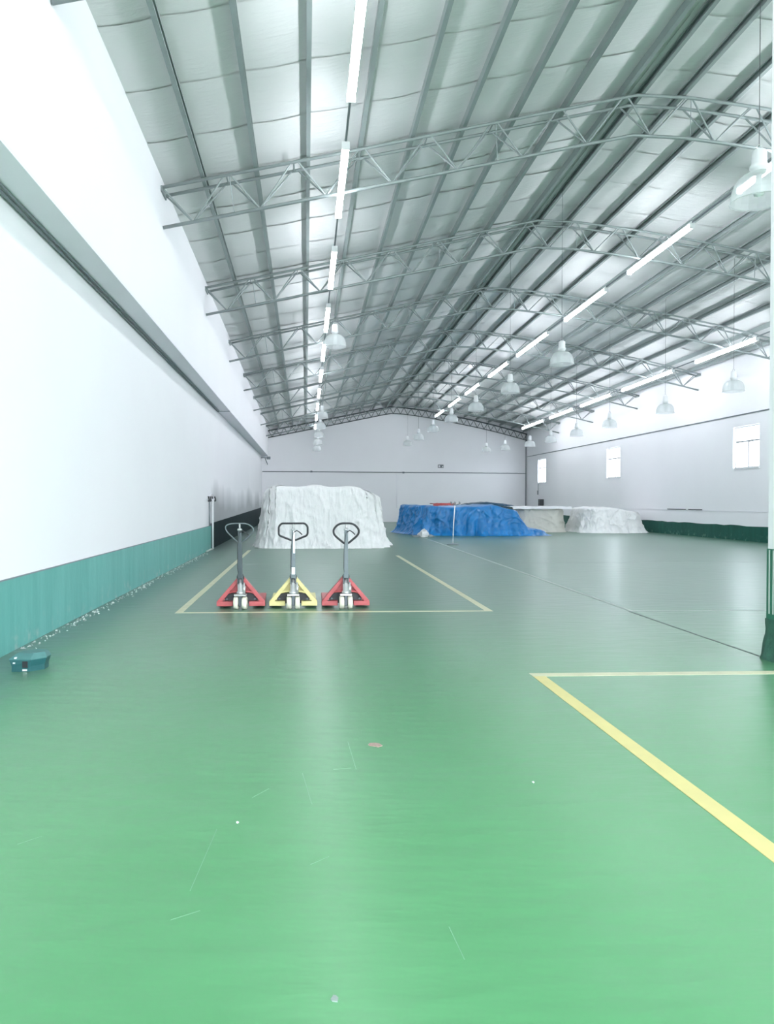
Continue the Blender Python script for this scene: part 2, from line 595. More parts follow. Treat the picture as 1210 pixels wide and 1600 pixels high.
MB().hexa([(X_LOW, 24.6, 0), (X_LOW + 0.015, 24.6, 0), (X_LOW + 0.015, 53.0, 0), (X_LOW, 53.0, 0)],
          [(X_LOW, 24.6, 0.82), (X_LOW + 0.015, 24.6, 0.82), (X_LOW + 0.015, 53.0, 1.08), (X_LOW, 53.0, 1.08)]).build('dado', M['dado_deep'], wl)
MB().box(X_LOW, X_LOW + 0.022, Y_FRONT, 24.6, 0.745, 0.757).build('dado_cap', M['conduit'], wl)

# ---- right wall with window openings
WIN = [(28.75, 1.75, 2.80, 4.42), (41.45, 1.85, 2.80, 4.45), (54.2, 1.85, 2.82, 4.50), (16.05, 1.75, 2.80, 4.42), (3.35, 1.75, 2.80, 4.42)]
zr = lambda y: z_foil(X_R, y) + 0.09
mb = MB()
cuts = sorted([Y_FRONT, 58.4] + [c - w / 2 for c, w, a, b in WIN] + [c + w / 2 for c, w, a, b in WIN])
for a, b in zip(cuts, cuts[1:]):
    mid = (a + b) / 2
    hole = [w for w in WIN if abs(w[0] - mid) < w[1] / 2]
    spans = [(0, hole[0][2]), (hole[0][3], None)] if hole else [(0, None)]
    for z0, z1 in spans:
        ta, tb = (z1, z1) if z1 else (zr(a), zr(b))
        mb.hexa([(X_R, a, z0), (X_R + 0.25, a, z0), (X_R + 0.25, b, z0), (X_R, b, z0)],
                [(X_R, a, ta), (X_R + 0.25, a, ta), (X_R + 0.25, b, tb), (X_R, b, tb)])
wr = mb.build('wall_right', M['wall'])
struct(wr, 'white side wall with small windows and a dark green dado', 'wall')
rng = random.Random(3)
vs, fs = [], []
ny = 120
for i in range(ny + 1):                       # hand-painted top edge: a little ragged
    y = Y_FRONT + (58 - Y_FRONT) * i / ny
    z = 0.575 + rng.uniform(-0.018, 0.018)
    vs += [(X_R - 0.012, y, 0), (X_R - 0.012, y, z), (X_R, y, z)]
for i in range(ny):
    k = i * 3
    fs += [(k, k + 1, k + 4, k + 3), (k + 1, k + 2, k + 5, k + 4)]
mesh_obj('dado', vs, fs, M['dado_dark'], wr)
MB().box(X_R - 0.02, X_R, Y_FRONT, 57.9, 1.125, 1.14).build('ledge_strip', M['conduit'] if False else M['soffit'], wr)
for y0, y1 in ((35.05, 33.35), (33.1, 31.95)):
    MB().box(X_R - 0.03, X_R, min(y0, y1), max(y0, y1), 1.135, 1.175).build('vent_slot', M['wire'], wr)
MB().tube([(X_R - 0.03, Y_FRONT, 4.87), (X_R - 0.03, 57.7, 4.87)], 0.022, 8).build('conduit', M['conduit'], wr, True)

for i, (c, w, z0, z1) in enumerate(WIN):
    y0, y1 = c - w / 2, c + w / 2
    xo = X_R + 0.10
    f = MB()
    f.box(xo, xo + 0.06, y0, y0 + 0.05, z0, z1).box(xo, xo + 0.06, y1 - 0.05, y1, z0, z1)
    f.box(xo, xo + 0.06, y0 + 0.05, y1 - 0.05, z0, z0 + 0.05).box(xo, xo + 0.06, y0 + 0.05, y1 - 0.05, z1 - 0.05, z1)
    root = f.build('window_%d' % (i + 1), M['win_frame'])
    struct(root, 'white framed window with a fanlight, %s' % ['closest to the white column', 'second along the side wall', 'beside the far corner', 'hidden behind the white column', 'beside the open end'][i], 'window')
    zt = z0 + (z1 - z0) * 0.64
    MB().box(xo + 0.005, xo + 0.055, y0 + 0.05, y1 - 0.05, zt - 0.035, zt + 0.035).build('transom', M['win_bar'], root)
    MB().box(xo + 0.005, xo + 0.055, c - 0.035, c + 0.035, z0 + 0.05, zt - 0.035).build('mullion', M['win_bar'], root)
    for a, b, p, q in ((y0 + .05, y1 - .05, zt + .035, z1 - .05), (y0 + .05, c - .035, z0 + .05, zt - .035), (c + .035, y1 - .05, z0 + .05, zt - .035)):
        MB().box(xo + 0.027, xo + 0.033, a, b, p, q).build('pane', M['glass'], root)
    MB().box(X_R - 0.03, xo, y0 - 0.03, y1 + 0.03, z0 - 0.04, z0).build('window_sill', M['win_frame'], root)

# ---- back wall (top follows the roof), slightly skewed
xs = [X_LOW - 0.25, X_UP] + [p[0] for p in PROFILE[1:-1]] + [X_R + 0.2]
vs = []
for dy in (0, 0.2):
    for x in xs:
        vs.append((x, y_back(x) + dy, 0))
    for x in xs:
        vs.append((x, y_back(x) + dy, z_foil(max(x, X_UP), y_back(x)) + 0.13))
n = len(xs)
fs = []
for i in range(n - 1):
    fs.append((i, i + 1, n + i + 1, n + i))
    k = 2 * n
    fs.append((k + i + 1, k + i, k + n + i, k + n + i + 1))
    fs.append((n + i, n + i + 1, k + n + i + 1, k + n + i))
wb = mesh_obj('wall_back', vs, fs, M['wall'])
struct(wb, 'white gable wall closing the far end of the hall', 'wall')


def on_back(x, z, d=0.03):
    return (x, y_back(x) - d, z)


MB().tube([on_back(X_LOW + 0.05, 3.56), on_back(X_R - 0.05, 3.62)], 0.028, 8).build('conduit', M['conduit'], wb, True)
MB().tube([on_back(6.6, 3.55), on_back(6.6, 1.0)], 0.012, 6).build('conduit', M['soffit'], wb, True)
MB().tube([on_back(X_R - 0.08, 1.0, 0.06), on_back(X_R - 0.08, 6.6, 0.06)], 0.03, 8).build('corner_pipe', M['conduit'], wb, True)
for x in (0.4, 7.1):
    MB().box(x - .07, x + .07, y_back(x) - .09, y_back(x) - .02, 3.52, 3.64).build('junction_box', M['conduit'], wb)

# ---- front wall with the open loading door behind the camera
mb = MB()
mb.box(X_LOW - 0.25, -2.4, Y_FRONT - 0.2, Y_FRONT, 0, 8.6)
mb.box(15.2, X_R + 0.25, Y_FRONT - 0.2, Y_FRONT, 0, 8.2)
mb.box(-2.4, 15.2, Y_FRONT - 0.2, Y_FRONT, 6.8, 9.9)
wf = mb.build('wall_front', M['wall'])
struct(wf, 'white end wall around the wide open loading door', 'wall')

# ---- column at the right edge of the picture
cx0, cx1, cy0, cy1 = 4.51, 4.95, 6.86, 7.30
colm = MB().box(cx0, cx1, cy0, cy1, 0.0, 8.95).build('column', M['wall'])
struct(colm, 'white square column with green painted lower part and rough plinth', 'column')
MB().box(cx0 - .008, cx1 + .008, cy0 - .008, cy1 + .008, 0.0, 1.08).build('dado', M['column_green'], colm)
for yy in (7.262, 7.20):
    MB().box(cx0 - .012, cx0 - .006, yy - .008, yy + .008, 0.45, 1.07).build('pale_strip', M['crumbs'], colm)  # thin pale vertical strips on the green part
mb = MB()
rng = random.Random(11)
rings, seg = 9, 48
vs, fs = [], []
for j in range(rings):
    z = 0.40 * j / (rings - 1)
    for k in range(seg):
        a = 2 * PI * k / seg
        ca, sa = math.cos(a), math.sin(a)
        s = 0.232 / max(abs(ca), abs(sa))
        s *= 1 + 0.16 * (1 - j / (rings - 1)) ** 2 + 0.05 * noise.noise((ca * 4, sa * 4, z * 9)) * (1 - 0.3 * j / rings)
        vs.append(((cx0 + cx1) / 2 + ca * s, (cy0 + cy1) / 2 + sa * s, z))
for j in range(rings - 1):
    for k in range(seg):
        a, b = j * seg + k, j * seg + (k + 1) % seg
        fs.append((a, b, b + seg, a + seg))
mesh_obj('plinth', vs, fs, M['plinth'], colm, True)

# ---- roof: deck, foil sheets, purlins
RIDGE_X = 6.1
mb = MB()
gx = [X_LOW - 0.3] + [p[0] for p in PROFILE[1:-1]] + [X_R + 0.3]
ya, yb = Y_FRONT - 0.2, 59.0
vs = [(x, y, z_foil(x, y) + 0.10) for y in (ya, yb) for x in gx]
n = len(gx)
ceil = mesh_obj('ceiling', vs, [(i, i + 1, n + i + 1, n + i) for i in range(n - 1)], M['deck'])
struct(ceil, 'silver foil lined roof underside with long steel purlins', 'ceiling')

PURLINS = [-1.85 + 0.95 * k for k in range(8)] + [5.82, 6.22] + [6.98 + 0.95 * k for k in range(11)]
rng = random.Random(5)
SHEET = 1.5
for side, (xa, xb) in enumerate(((X_UP, RIDGE_X), (RIDGE_X, X_R))):
    xx = sorted(set([xa, xb] + [p for p in PURLINS if xa + .05 < p < xb - .05]))
    gxs = []
    for a, b in zip(xx, xx[1:]):
        gxs += [a, a + (b - a) * .33, a + (b - a) * .67]
    gxs.append(xb)
    sup = set(xx)
    y = Y_FRONT + (0.7 if side else 0.0) - 0.7
    while y < 58:
        y1 = y + SHEET + 0.04
        st = rng.uniform(0.011, 0.018)
        vs = []
        rows = 3
        for r in range(rows):
            t = r / (rows - 1)
            for x in gxs:
                yy = y + (y1 - y) * t
                lim = y_back(x) - 0.02
                yy = max(Y_FRONT + 0.01, min(yy, lim))
                sag = 0.0 if x in sup else -0.028 - rng.uniform(0, 0.012)
                lift = -st * (1 - t)
                vs.append((x, yy, z_foil(x, yy) + 0.03 + sag * (1 if r == 1 else 0.7) + lift))
        n = len(gxs)
        if min(v[1] for v in vs[-n:]) - max(v[1] for v in vs[:n]) > -3 and vs[-n][1] > vs[0][1] + .05:
            fs = [(r * n + i, r * n + i + 1, (r + 1) * n + i + 1, (r + 1) * n + i) for r in range(rows - 1) for i in range(n - 1)]
            mesh_obj('foil_sheet', vs, fs, M['foil'], ceil, True)
        y += SHEET

for x in PURLINS:
    d = 1 if x < RIDGE_X else -1
    y1 = y_back(x) - 0.03
    prof = [(0, 0), (0.07, 0), (0.07, 0.03), (0.063, 0.03), (0.063, 0.007), (0.007, 0.007), (0.007, PUR - .007), (0.063, PUR - .007),
            (0.063, PUR - .03), (0.07, PUR - .03), (0.07, PUR), (0, PUR)]
    vs = []
    for yy in (Y_FRONT, y1):
        z0 = z_chord(x, yy)
        for u, v in prof:
            vs.append((x + d * (u - 0.035), yy, z0 + v - 0.004 + (u - .035) * d * (0.0)))
    n = len(prof)
    fs = [tuple(range(n)), tuple(range(2 * n - 1, n - 1, -1))] + [(i, i + n, (i + 1) % n + n, (i + 1) % n) for i in range(n)]
    mesh_obj('purlin', vs, fs, M['purlin'], ceil)

# ---- roof trusses: two top chords, one bottom chord, lattice braces
unit = MB().lathe([(0, 0), (1, 0), (1, 1), (0, 1)], 7)
unit_me = bpy.data.meshes.new('brace')
unit_me.from_pydata(unit.v, [], unit.f)
unit_me.polygons.foreach_set('use_smooth', [False] * len(unit_me.polygons))
unit_me.materials.append(M['truss'])
unit_dark = unit_me.copy()
unit_dark.materials[0] = M['truss_dark']


def rod(name, a, b, r, parent, me=unit_me):
    a, b = Vector(a), Vector(b)
    o = bpy.data.objects.new(name, me)
    COL.objects.link(o)
    o.parent = parent
    d = b - a
    o.location = a
    o.rotation_mode = 'QUATERNION'
    o.rotation_quaternion = d.to_track_quat('Z', 'Y')
    o.scale = (r, r, d.length)
    return o


TRUSS_Y = [2.1, 8.05] + [14.2 + 6.05 * k for k in range(7)]
DEPTH = 0.68
TL = ['closest to the camera spanning the whole picture', 'second from the camera', 'third from the camera', 'fourth from the camera', 'fifth from the camera',
      'sixth from the camera', 'last before the gable wall']


def truss(yc, label):
    t = thing('roof_truss', label, 'truss', (0, 0, 0), group='steel roof trusses')
    x0, x1 = X_UP + 0.005, X_R - 0.005
    xs = [x0] + [p[0] for p in PROFILE[1:-1]] + [x1]
    half = 0.19
    for s in (-1, 1):
        MB().tube([(x, yc + s * half, z_chord(x, yc) - 0.032) for x in xs], 0.032, 8).build('top_chord', M['truss'], t, True)
    zb = lambda x: z_chord(x, yc) - DEPTH
    MB().tube([(x, yc, zb(x)) for x in xs], 0.034, 8).build('bottom_chord', M['truss'], t, True)
    nb = 16
    step = (x1 - x0) / nb
    for k in range(nb):
        xb = x0 + step * (k + 0.45)
        for xt in (x0 + step * k + 0.02, x0 + step * (k + 0.93)):
            for s in (-1, 1):
                rod('brace', (xb, yc, zb(xb)), (xt, yc + s * half, z_chord(xt, yc) - 0.032), 0.017, t)
        xt = x0 + step * (k + 0.96)
        if k < nb - 1:
            rod('tie', (xt, yc - half, z_chord(xt, yc) - 0.032), (xt, yc + half, z_chord(xt, yc) - 0.032), 0.015, t)
    for k in (0.5, 4.5, 7.5, 11.5):           # a few thin verticals
        xv = x0 + step * (k + 0.5)
        rod('tie', (xv, yc - half, z_chord(xv, yc) - 0.03), (xv + .08, yc, zb(xv + .08)), 0.008, t)
    for s, xe in ((1, x0), (-1, x1)):
        MB().box(min(xe, xe + s * .03), max(xe, xe + s * .03), yc - .22, yc + .22, z_chord(xe, yc) - .10, z_chord(xe, yc)).build('end_plate', M['truss'], t)
    return t


for i, yt in enumerate(TRUSS_Y):
    if i == 0:
        truss(yt, 'grey lattice roof truss above and behind the viewpoint')
    elif i == 1:
        truss(yt, 'grey lattice roof truss just cut off by the top edge of the picture')
    else:
        truss(yt, 'grey triangular lattice roof truss, ' + TL[i - 2])

t = thing('roof_truss', 'dark arched lattice truss standing against the white gable wall', 'truss', group='steel roof trusses')
x0, x1 = X_UP + .02, X_R - .02
xs = [x0 + (x1 - x0) * k / 40 for k in range(41)]
end_y = lambda x: y_back(x) - 0.14
end_z = lambda x: z_chord(x, end_y(x))
MB().tube([(x, end_y(x), end_z(x) - .05) for x in xs], 0.05, 8).build('top_chord', M['truss_dark'], t, True)
MB().tube([(x, end_y(x), end_z(x) - .52) for x in xs], 0.032, 8).build('bottom_chord', M['truss_dark'], t, True)
nb = 36
for k in range(nb):
    a = x0 + (x1 - x0) * k / nb
    m_ = x0 + (x1 - x0) * (k + .5) / nb
    c = x0 + (x1 - x0) * (k + 1) / nb
    for xt in (a, c):
        rod('brace', (m_, end_y(m_), end_z(m_) - .52), (xt, end_y(xt), end_z(xt) - .05), 0.021, t, unit_dark)

# ------------------------------------------------------------------ light strips on rails
def z_bot(x, y):
    return z_chord(x, y) - DEPTH - 0.045


def batten(x, y0, y1, y_next, label, group):
    L = y1 - y0
    slope = (z_bot(x, y1) - z_bot(x, y0)) / L
    t = thing('light_batten', label, 'ceiling light', (x, y0, z_bot(x, y0) - 0.012), group=group)
    t.rotation_euler = (math.atan(slope), 0, 0)
    MB().box(-0.016, 0.016, L, max(L + 0.1, y_next - y0), -0.034, 0.0).build('rail', M['conduit'], t)
    MB().box(-0.028, 0.028, 0, L, -0.04, 0.0).build('housing', M['housing'], t)
    prof = [(0.058 * math.cos(a), -0.098 - 0.058 * math.sin(a)) for a in [2 * PI * k / 12 for k in range(12)]]
    MB().prism(prof, 'y', 0.02, L - 0.02).build('glowing_tube', M['strip'], t)
    for ya in (0.0, L - 0.02):
        MB().box(-0.062, 0.062, ya, ya + 0.02, -0.16, -0.03).build('end_cap', M['housing'], t)
    return t


ROWS = {
    'left': (0.63, [(-1.2, 1.6), (3.3, 6.1), (7.9, 10.7), (12.05, 14.85), (16.7, 19.5), (21.2, 24.1), (25.7, 28.6), (30.2, 33.1), (34.7, 37.6), (39.2, 42.1), (43.7, 46.6), (48.2, 51.1)]),
    'middle': (8.95, [(-4.4, -0.9), (1.1, 4.6), (6.6, 10.1), (12.1, 15.6), (17.5, 21.0), (22.6, 26.2), (28.1, 32.2), (33.7, 37.2), (39.3, 42.7), (44.1, 47.7), (49.4, 52.6)]),
    'right': (14.6, [(-4.2, -0.4), (1.4, 5.2), (7.1, 10.9), (12.9, 16.7), (18.5, 22.4), (24.3, 28.2), (30.0, 34.9), (36.2, 40.2), (41.4, 45.4), (46.6, 51.2)]),
}
WHERE = {'left': 'over the pallet jack side', 'middle': 'beside the ridge', 'right': 'along the windowed wall'}
for key, (x, spans) in ROWS.items():
    seen = [s for s in spans if s[1] > 8] if key == 'left' else [s for s in spans if s[0] > 16] if key == 'middle' else [s for s in spans if s[0] > 24]
    for s in spans:
        if s in seen:
            lab = 'white glowing light strip %s, %s in view from the camera' % (WHERE[key], ORD[seen.index(s)])
        else:
            back = [q for q in spans if q not in seen]
            lab = 'glowing light strip %s, out of view, %s from open end' % (WHERE[key], ORD[back.index(s)])
        k = spans.index(s)
        batten(x, s[0], s[1], spans[k + 1][0] if k + 1 < len(spans) else s[1] + 0.4, lab, 'light strips %s' % WHERE[key])

# ------------------------------------------------------------------ bell lamps
def bell_proto():
    t = thing('bell_lamp', 'x', 'lamp')
    prof = []
    for k in range(11):                        # dome, r 0.28 at the rim, height 0.30
        a = k / 10
        prof.append((0.07 + 0.21 * math.sin(a * PI / 2) ** 0.9, 0.30 * (math.cos(a * PI / 2)) ** 0.8 if k < 10 else 0.0))
    prof.append((0.295, -0.012))
    prof.append((0.285, -0.016))
    MB().lathe(prof, 40, rib=0.012).build('bell_shade', M['acrylic'], t)
    MB().lathe([(0, 0.56), (0.05, 0.56), (0.075, 0.54), (0.08, 0.40), (0.095, 0.38), (0.095, 0.35), (0.075, 0.335), (0.07, 0.30), (0, 0.30)], 20).build('ballast_housing', M['housing'], t, True)
    MB().lathe([(0, 0.30), (0.03, 0.29), (0.035, 0.22), (0.06, 0.13), (0.05, 0.06), (0.0, 0.04)], 14).build('bulb', M['white_paint'], t, True)
    MB().tube([(0.03 * math.cos(a), 0, 0.585 + 0.03 * math.sin(a)) for a in [2 * PI * k / 12 for k in range(12)]], 0.006, 6, True).build('hook', M['steel'], t, True)
    return t


LAMPS = [
    ('above the pallet jack aisle', 0.74, [(19.5, 5.45), (35.0, 5.30), (39.0, 5.2), (43.0, 5.1), (46.6, 4.95), (50.2, 4.8)]),
    ('under the ridge', 6.2, [(9.35, 5.27), (18.4, 4.85), (23.1, 4.82), (27.8, 4.82), (32.5, 4.9), (37.2, 4.9), (42.0, 4.9), (46.6, 4.9)]),
    ('before the windowed wall', 12.0, [(21.1, 4.62), (25.2, 4.48), (29.9, 4.45), (33.6, 4.42), (37.2, 4.42), (40.7, 4.45), (45.8, 4.6), (50.6, 4.8)]),
]
proto = bell_proto()
first = True
wire_me = unit_me.copy()
wire_me.materials[0] = M['wire']
for where, x, spots in LAMPS:
    for i, (y, z) in enumerate(spots):
        xx = 5.62 if (x == 6.2 and i == 0) else x
        o = proto if first else copy_tree(proto)
        first = False
        o.location = (xx, y, z)
        if x == 6.2 and i == 0:
            o.scale = (1.12,) * 3
        o['label'] = 'clear bell lamp hung %s, %s from the camera' % (where, ORD[i])
        o['group'] = 'bell lamps hanging from the roof'
        o['category'] = 'lamp'
for o in [o for o in bpy.data.objects if o.name.split('.')[0] == 'bell_lamp']:
    x, y, z = o.location
    s = o.scale[0]
    top = (z_foil(x, y) + 0.02 - z) / s
    w = bpy.data.objects.new('suspension_wire', wire_me)
    COL.objects.link(w)
    w.parent = o
    w.location = (0, 0, 0.60)
    w.scale = (0.004, 0.004, top - 0.60)

# ------------------------------------------------------------------ pallet jacks
def rounded(points, r, n=5):
    out = []
    m = len(points)
    for i in range(m):
        p0, p1, p2 = Vector(points[i - 1]), Vector(points[i]), Vector(points[(i + 1) % m])
        a = p1 + (p0 - p1).normalized() * min(r, (p0 - p1).length * .45)
        b = p1 + (p2 - p1).normalized() * min(r, (p2 - p1).length * .45)
        for k in range(n + 1):
            s = k / n
            out.append((a * (1 - s) + p1 * s) * (1 - s) + (p1 * (1 - s) + b * s) * s)
    return out


def pallet_jack(label, loc, rz, paint, shaft, loop_shape, steer, tags=False, loop_r=0.013, loop_mat='black'):
    t = thing('pallet_jack', label, 'pallet jack', loc, rz, 'hand pallet jacks parked in a row')
    # forks
    for s in (-1, 1):
        c = s * 0.25
        w = 0.085
        f = MB()
        f.hexa([(c - w, .16, .045), (c + w, .16, .045), (c + w * .95, 1.20, .045), (c - w * .95, 1.20, .045)],
               [(c - w, .16, .088), (c + w, .16, .088), (c + w * .95, 1.20, .088), (c - w * .95, 1.20, .088)])
        f.hexa([(c - w * .95, 1.20, .045), (c + w * .95, 1.20, .045), (c + w * .55, 1.36, .05), (c - w * .55, 1.36, .05)],
               [(c - w * .95, 1.20, .088), (c + w * .95, 1.20, .088), (c + w * .55, 1.36, .066), (c - w * .55, 1.36, .066)])
        fk = f.build('fork', M[paint], t, bevel=0.005)
        MB().lathe([(0, -.04), (.032, -.04), (.037, -.034), (.037, .034), (.032, .04), (0, .04)], 14, (c, 1.15, .037), 'x').build('load_roller', M['cream'], fk, True)
        MB().lathe([(0, -.04), (.032, -.04), (.037, -.034), (.037, .034), (.032, .04), (0, .04)], 14, (c, 1.06, .037), 'x').build('load_roller', M['cream'], fk, True)
    # A-shaped front frame: two leaning flanges and a sill, with a set-back web between
    apex, foot, th = 0.47, 0.345, 0.062
    for s in (-1, 1):
        f = MB()
        o1, o2 = (s * 0.028, apex), (s * foot, 0.10)
        i1, i2 = (s * 0.028, apex - 0.075), (s * (foot - 0.078), 0.10)
        def q(p, y):
            return (p[0], y, p[1])
        quad = [o1, o2, i2, i1] if s > 0 else [i1, i2, o2, o1]
        fr = [q(p, 0.075) for p in quad]
        bk = [q((p[0], p[1]), 0.185) for p in quad]
        f.add(fr + bk, [(0, 1, 2, 3), (7, 6, 5, 4), (0, 4, 5, 1), (1, 5, 6, 2), (2, 6, 7, 3), (3, 7, 4, 0)])
        fl_ = f.build('frame_flange', M[paint], t, bevel=0.006)
        # sill under the flange
        a, b = sorted((s * 0.115, s * foot))
        MB().box(a, b, 0.06, 0.19, 0.035, 0.102).build('frame_sill', M[paint], t, bevel=0.006)
        # web panel set back
        w = MB()
        pts = [(s * 0.03, 0.235), (s * 0.03, apex - 0.06), (s * (foot - 0.15), 0.235)]
        pts = pts if s < 0 else pts[::-1]
        w.prism(pts, 'y', 0.15, 0.16)
        w.build('web_panel', M[paint], t)
        # arched tie bar from pump plate to flange
        MB().tube([(s * 0.03, 0.06, 0.245), (s * 0.12, 0.075, 0.238), (s * 0.20, 0.10, 0.215), (s * 0.245, 0.12, 0.185)], 0.014, 8).build('tie_bar', M[paint], t, True)
        for bx, bz in ((0.20, 0.135), (0.16, 0.30)):
            MB().lathe([(0, -.006), (.014, -.006), (.014, .006), (0, .006)], 8, (s * bx, 0.072 if bz < .2 else .136, bz), 'y').build('bolt', M['dark_steel'], t)
    MB().box(-.235, .235, .172, .20, .06, .235).build('shadow_backing', M['black'], t)  # black backing added to paint in the shadow behind the frame
    # steering head, turned by 'steer'
    h = bpy.data.objects.new('steering_head', None)
    COL.objects.link(h)
    h.parent = t
    h.rotation_euler = (0, 0, steer)
    def hb(mb, name, m, smooth=False, bevel=0.0):
        return mb.build(name, M[m], h, smooth, bevel)
    for s in (-1, 1):
        hb(MB().lathe([(0, -.034), (.03, -.034), (.032, -.026), (.08, -.034), (.09, -.028), (.09, .028), (.08, .034), (.032, .026), (.03, .034), (0, .034)], 24, (s * 0.06, 0, 0.09), 'x'), 'steer_wheel', 'cream', True)
    hb(MB().box(-.022, .022, -.05, .05, .05, .19), 'wheel_yoke', 'dark_steel', bevel=.004)
    hb(MB().box(-.085, .085, -.055, .06, .19, .215), 'pump_plate', 'steel', bevel=.004)
    hb(MB().lathe([(0, .215), (.06, .215), (.06, .245), (.045, .255), (.045, .37), (.03, .375), (.03, .43), (0, .43)], 18, (0, .01, 0)), 'hydraulic_pump', 'steel', True)
    hb(MB().lathe([(0, .22), (.022, .22), (.022, .33), (.012, .335), (.012, .38), (0, .38)], 12, (.055, -.02, 0)), 'release_valve', 'steel', True)
    hb(MB().box(-.042, -.028, -.03, .03, .36, .50).box(.028, .042, -.03, .03, .36, .50).box(-.028, .028, .012, .03, .38, .48), 'tiller_bracket', 'dark_steel')
    hb(MB().lathe([(0, -.05), (.026, -.05), (.026, .05), (0, .05)], 14, (0, -.005, .455), 'x'), 'pivot_pin', 'black', True)
    lean = lambda z: -0.02 - (z - .45) * 0.06
    def sec(z, w, d):
        y = lean(z)
        return [(-w, y - d, z), (w, y - d, z), (w, y + d, z), (-w, y + d, z)]
    hb(MB().hexa(sec(.44, .033, .026), sec(1.13, .024, .02)), 'tiller_shaft', shaft, bevel=.005)
    # handle loop
    y = lean(1.1)
    if loop_shape == 'round':
        base = [(-.02, .93), (.02, .93), (.175, 1.06), (.185, 1.14), (.10, 1.225), (-.10, 1.225), (-.185, 1.14), (-.175, 1.06)]
        rr = .07
    elif loop_shape == 'hexagon':
        base = [(-.03, .985), (.03, .985), (.19, 1.05), (.205, 1.08), (.205, 1.18), (.165, 1.225), (-.165, 1.225), (-.205, 1.18), (-.205, 1.07), (-.19, 1.05)]
        rr = .025
    else:
        base = [(-.02, .95), (.02, .95), (.19, 1.09), (.20, 1.16), (.11, 1.225), (-.11, 1.225), (-.20, 1.20), (-.20, 1.12)]
        rr = .08
    pts = rounded([(x, lean(z), z) for x, z in base], rr)
    hb(MB().tube(pts, loop_r, 8, True), 'handle_loop', loop_mat, True)
    hb(MB().tube([(0, lean(1.12), 1.12), (0, lean(1.22), 1.222)], .011, 8), 'loop_stem', 'steel', True)
    hb(MB().tube([(.01, lean(1.1) - .02, 1.10), (.05, lean(1.1) - .03, 1.125), (.09, lean(1.1) - .03, 1.10), (.125, lean(1.1) - .02, 1.065)], .008, 6), 'control_lever', 'black', True)
    hb(MB().lathe([(0, 1.125), (.034, 1.125), (.036, 1.14), (.02, 1.155), (0, 1.155)], 14, (0, lean(1.14), 0)), 'lever_cap', 'steel', True)
    if tags:
        hb(MB().hexa([(-.003, lean(.80) - .0345, .80), (.026, lean(.80) - .0345, .80), (.026, lean(.80) - .02, .80), (-.003, lean(.80) - .02, .80)],
                     [(-.003, lean(1.12) - .0245, 1.12), (.022, lean(1.12) - .0245, 1.12), (.022, lean(1.12) - .01, 1.12), (-.003, lean(1.12) - .01, 1.12)]), 'white_sleeve', 'white_paint')
        hb(MB().box(-.024, .024, lean(.55) - .036, lean(.55) - .02, .50, .60), 'white_label', 'white_paint')
    # chain or cable down the shaft
    hb(MB().tube([(.0, lean(1.1) - .028, 1.10), (-.03, lean(.9) - .035, .9), (-.034, lean(.6) - .036, .6), (-.02, -.03, .46)], .004, 5), 'release_cable', 'black', True)
    return t


pallet_jack('worn red hand pallet jack with silver loop handle beside the cream floor line', (-0.93, 10.98, 0.0), 0.02, 'red', 'dark_steel', 'wide', -0.10, loop_r=0.010, loop_mat='mid_steel')
pallet_jack('worn yellow hand pallet jack parked between two red ones', (-0.18, 10.98, 0.0), 0.0, 'yellow', 'mid_steel', 'hexagon', 0.03, tags=True, loop_r=0.014)
pallet_jack('red hand pallet jack with black rounded loop handle beside the yellow one', (0.575, 10.98, 0.0), 0.0, 'red', 'mid_steel', 'round', 0.0, loop_r=0.015)

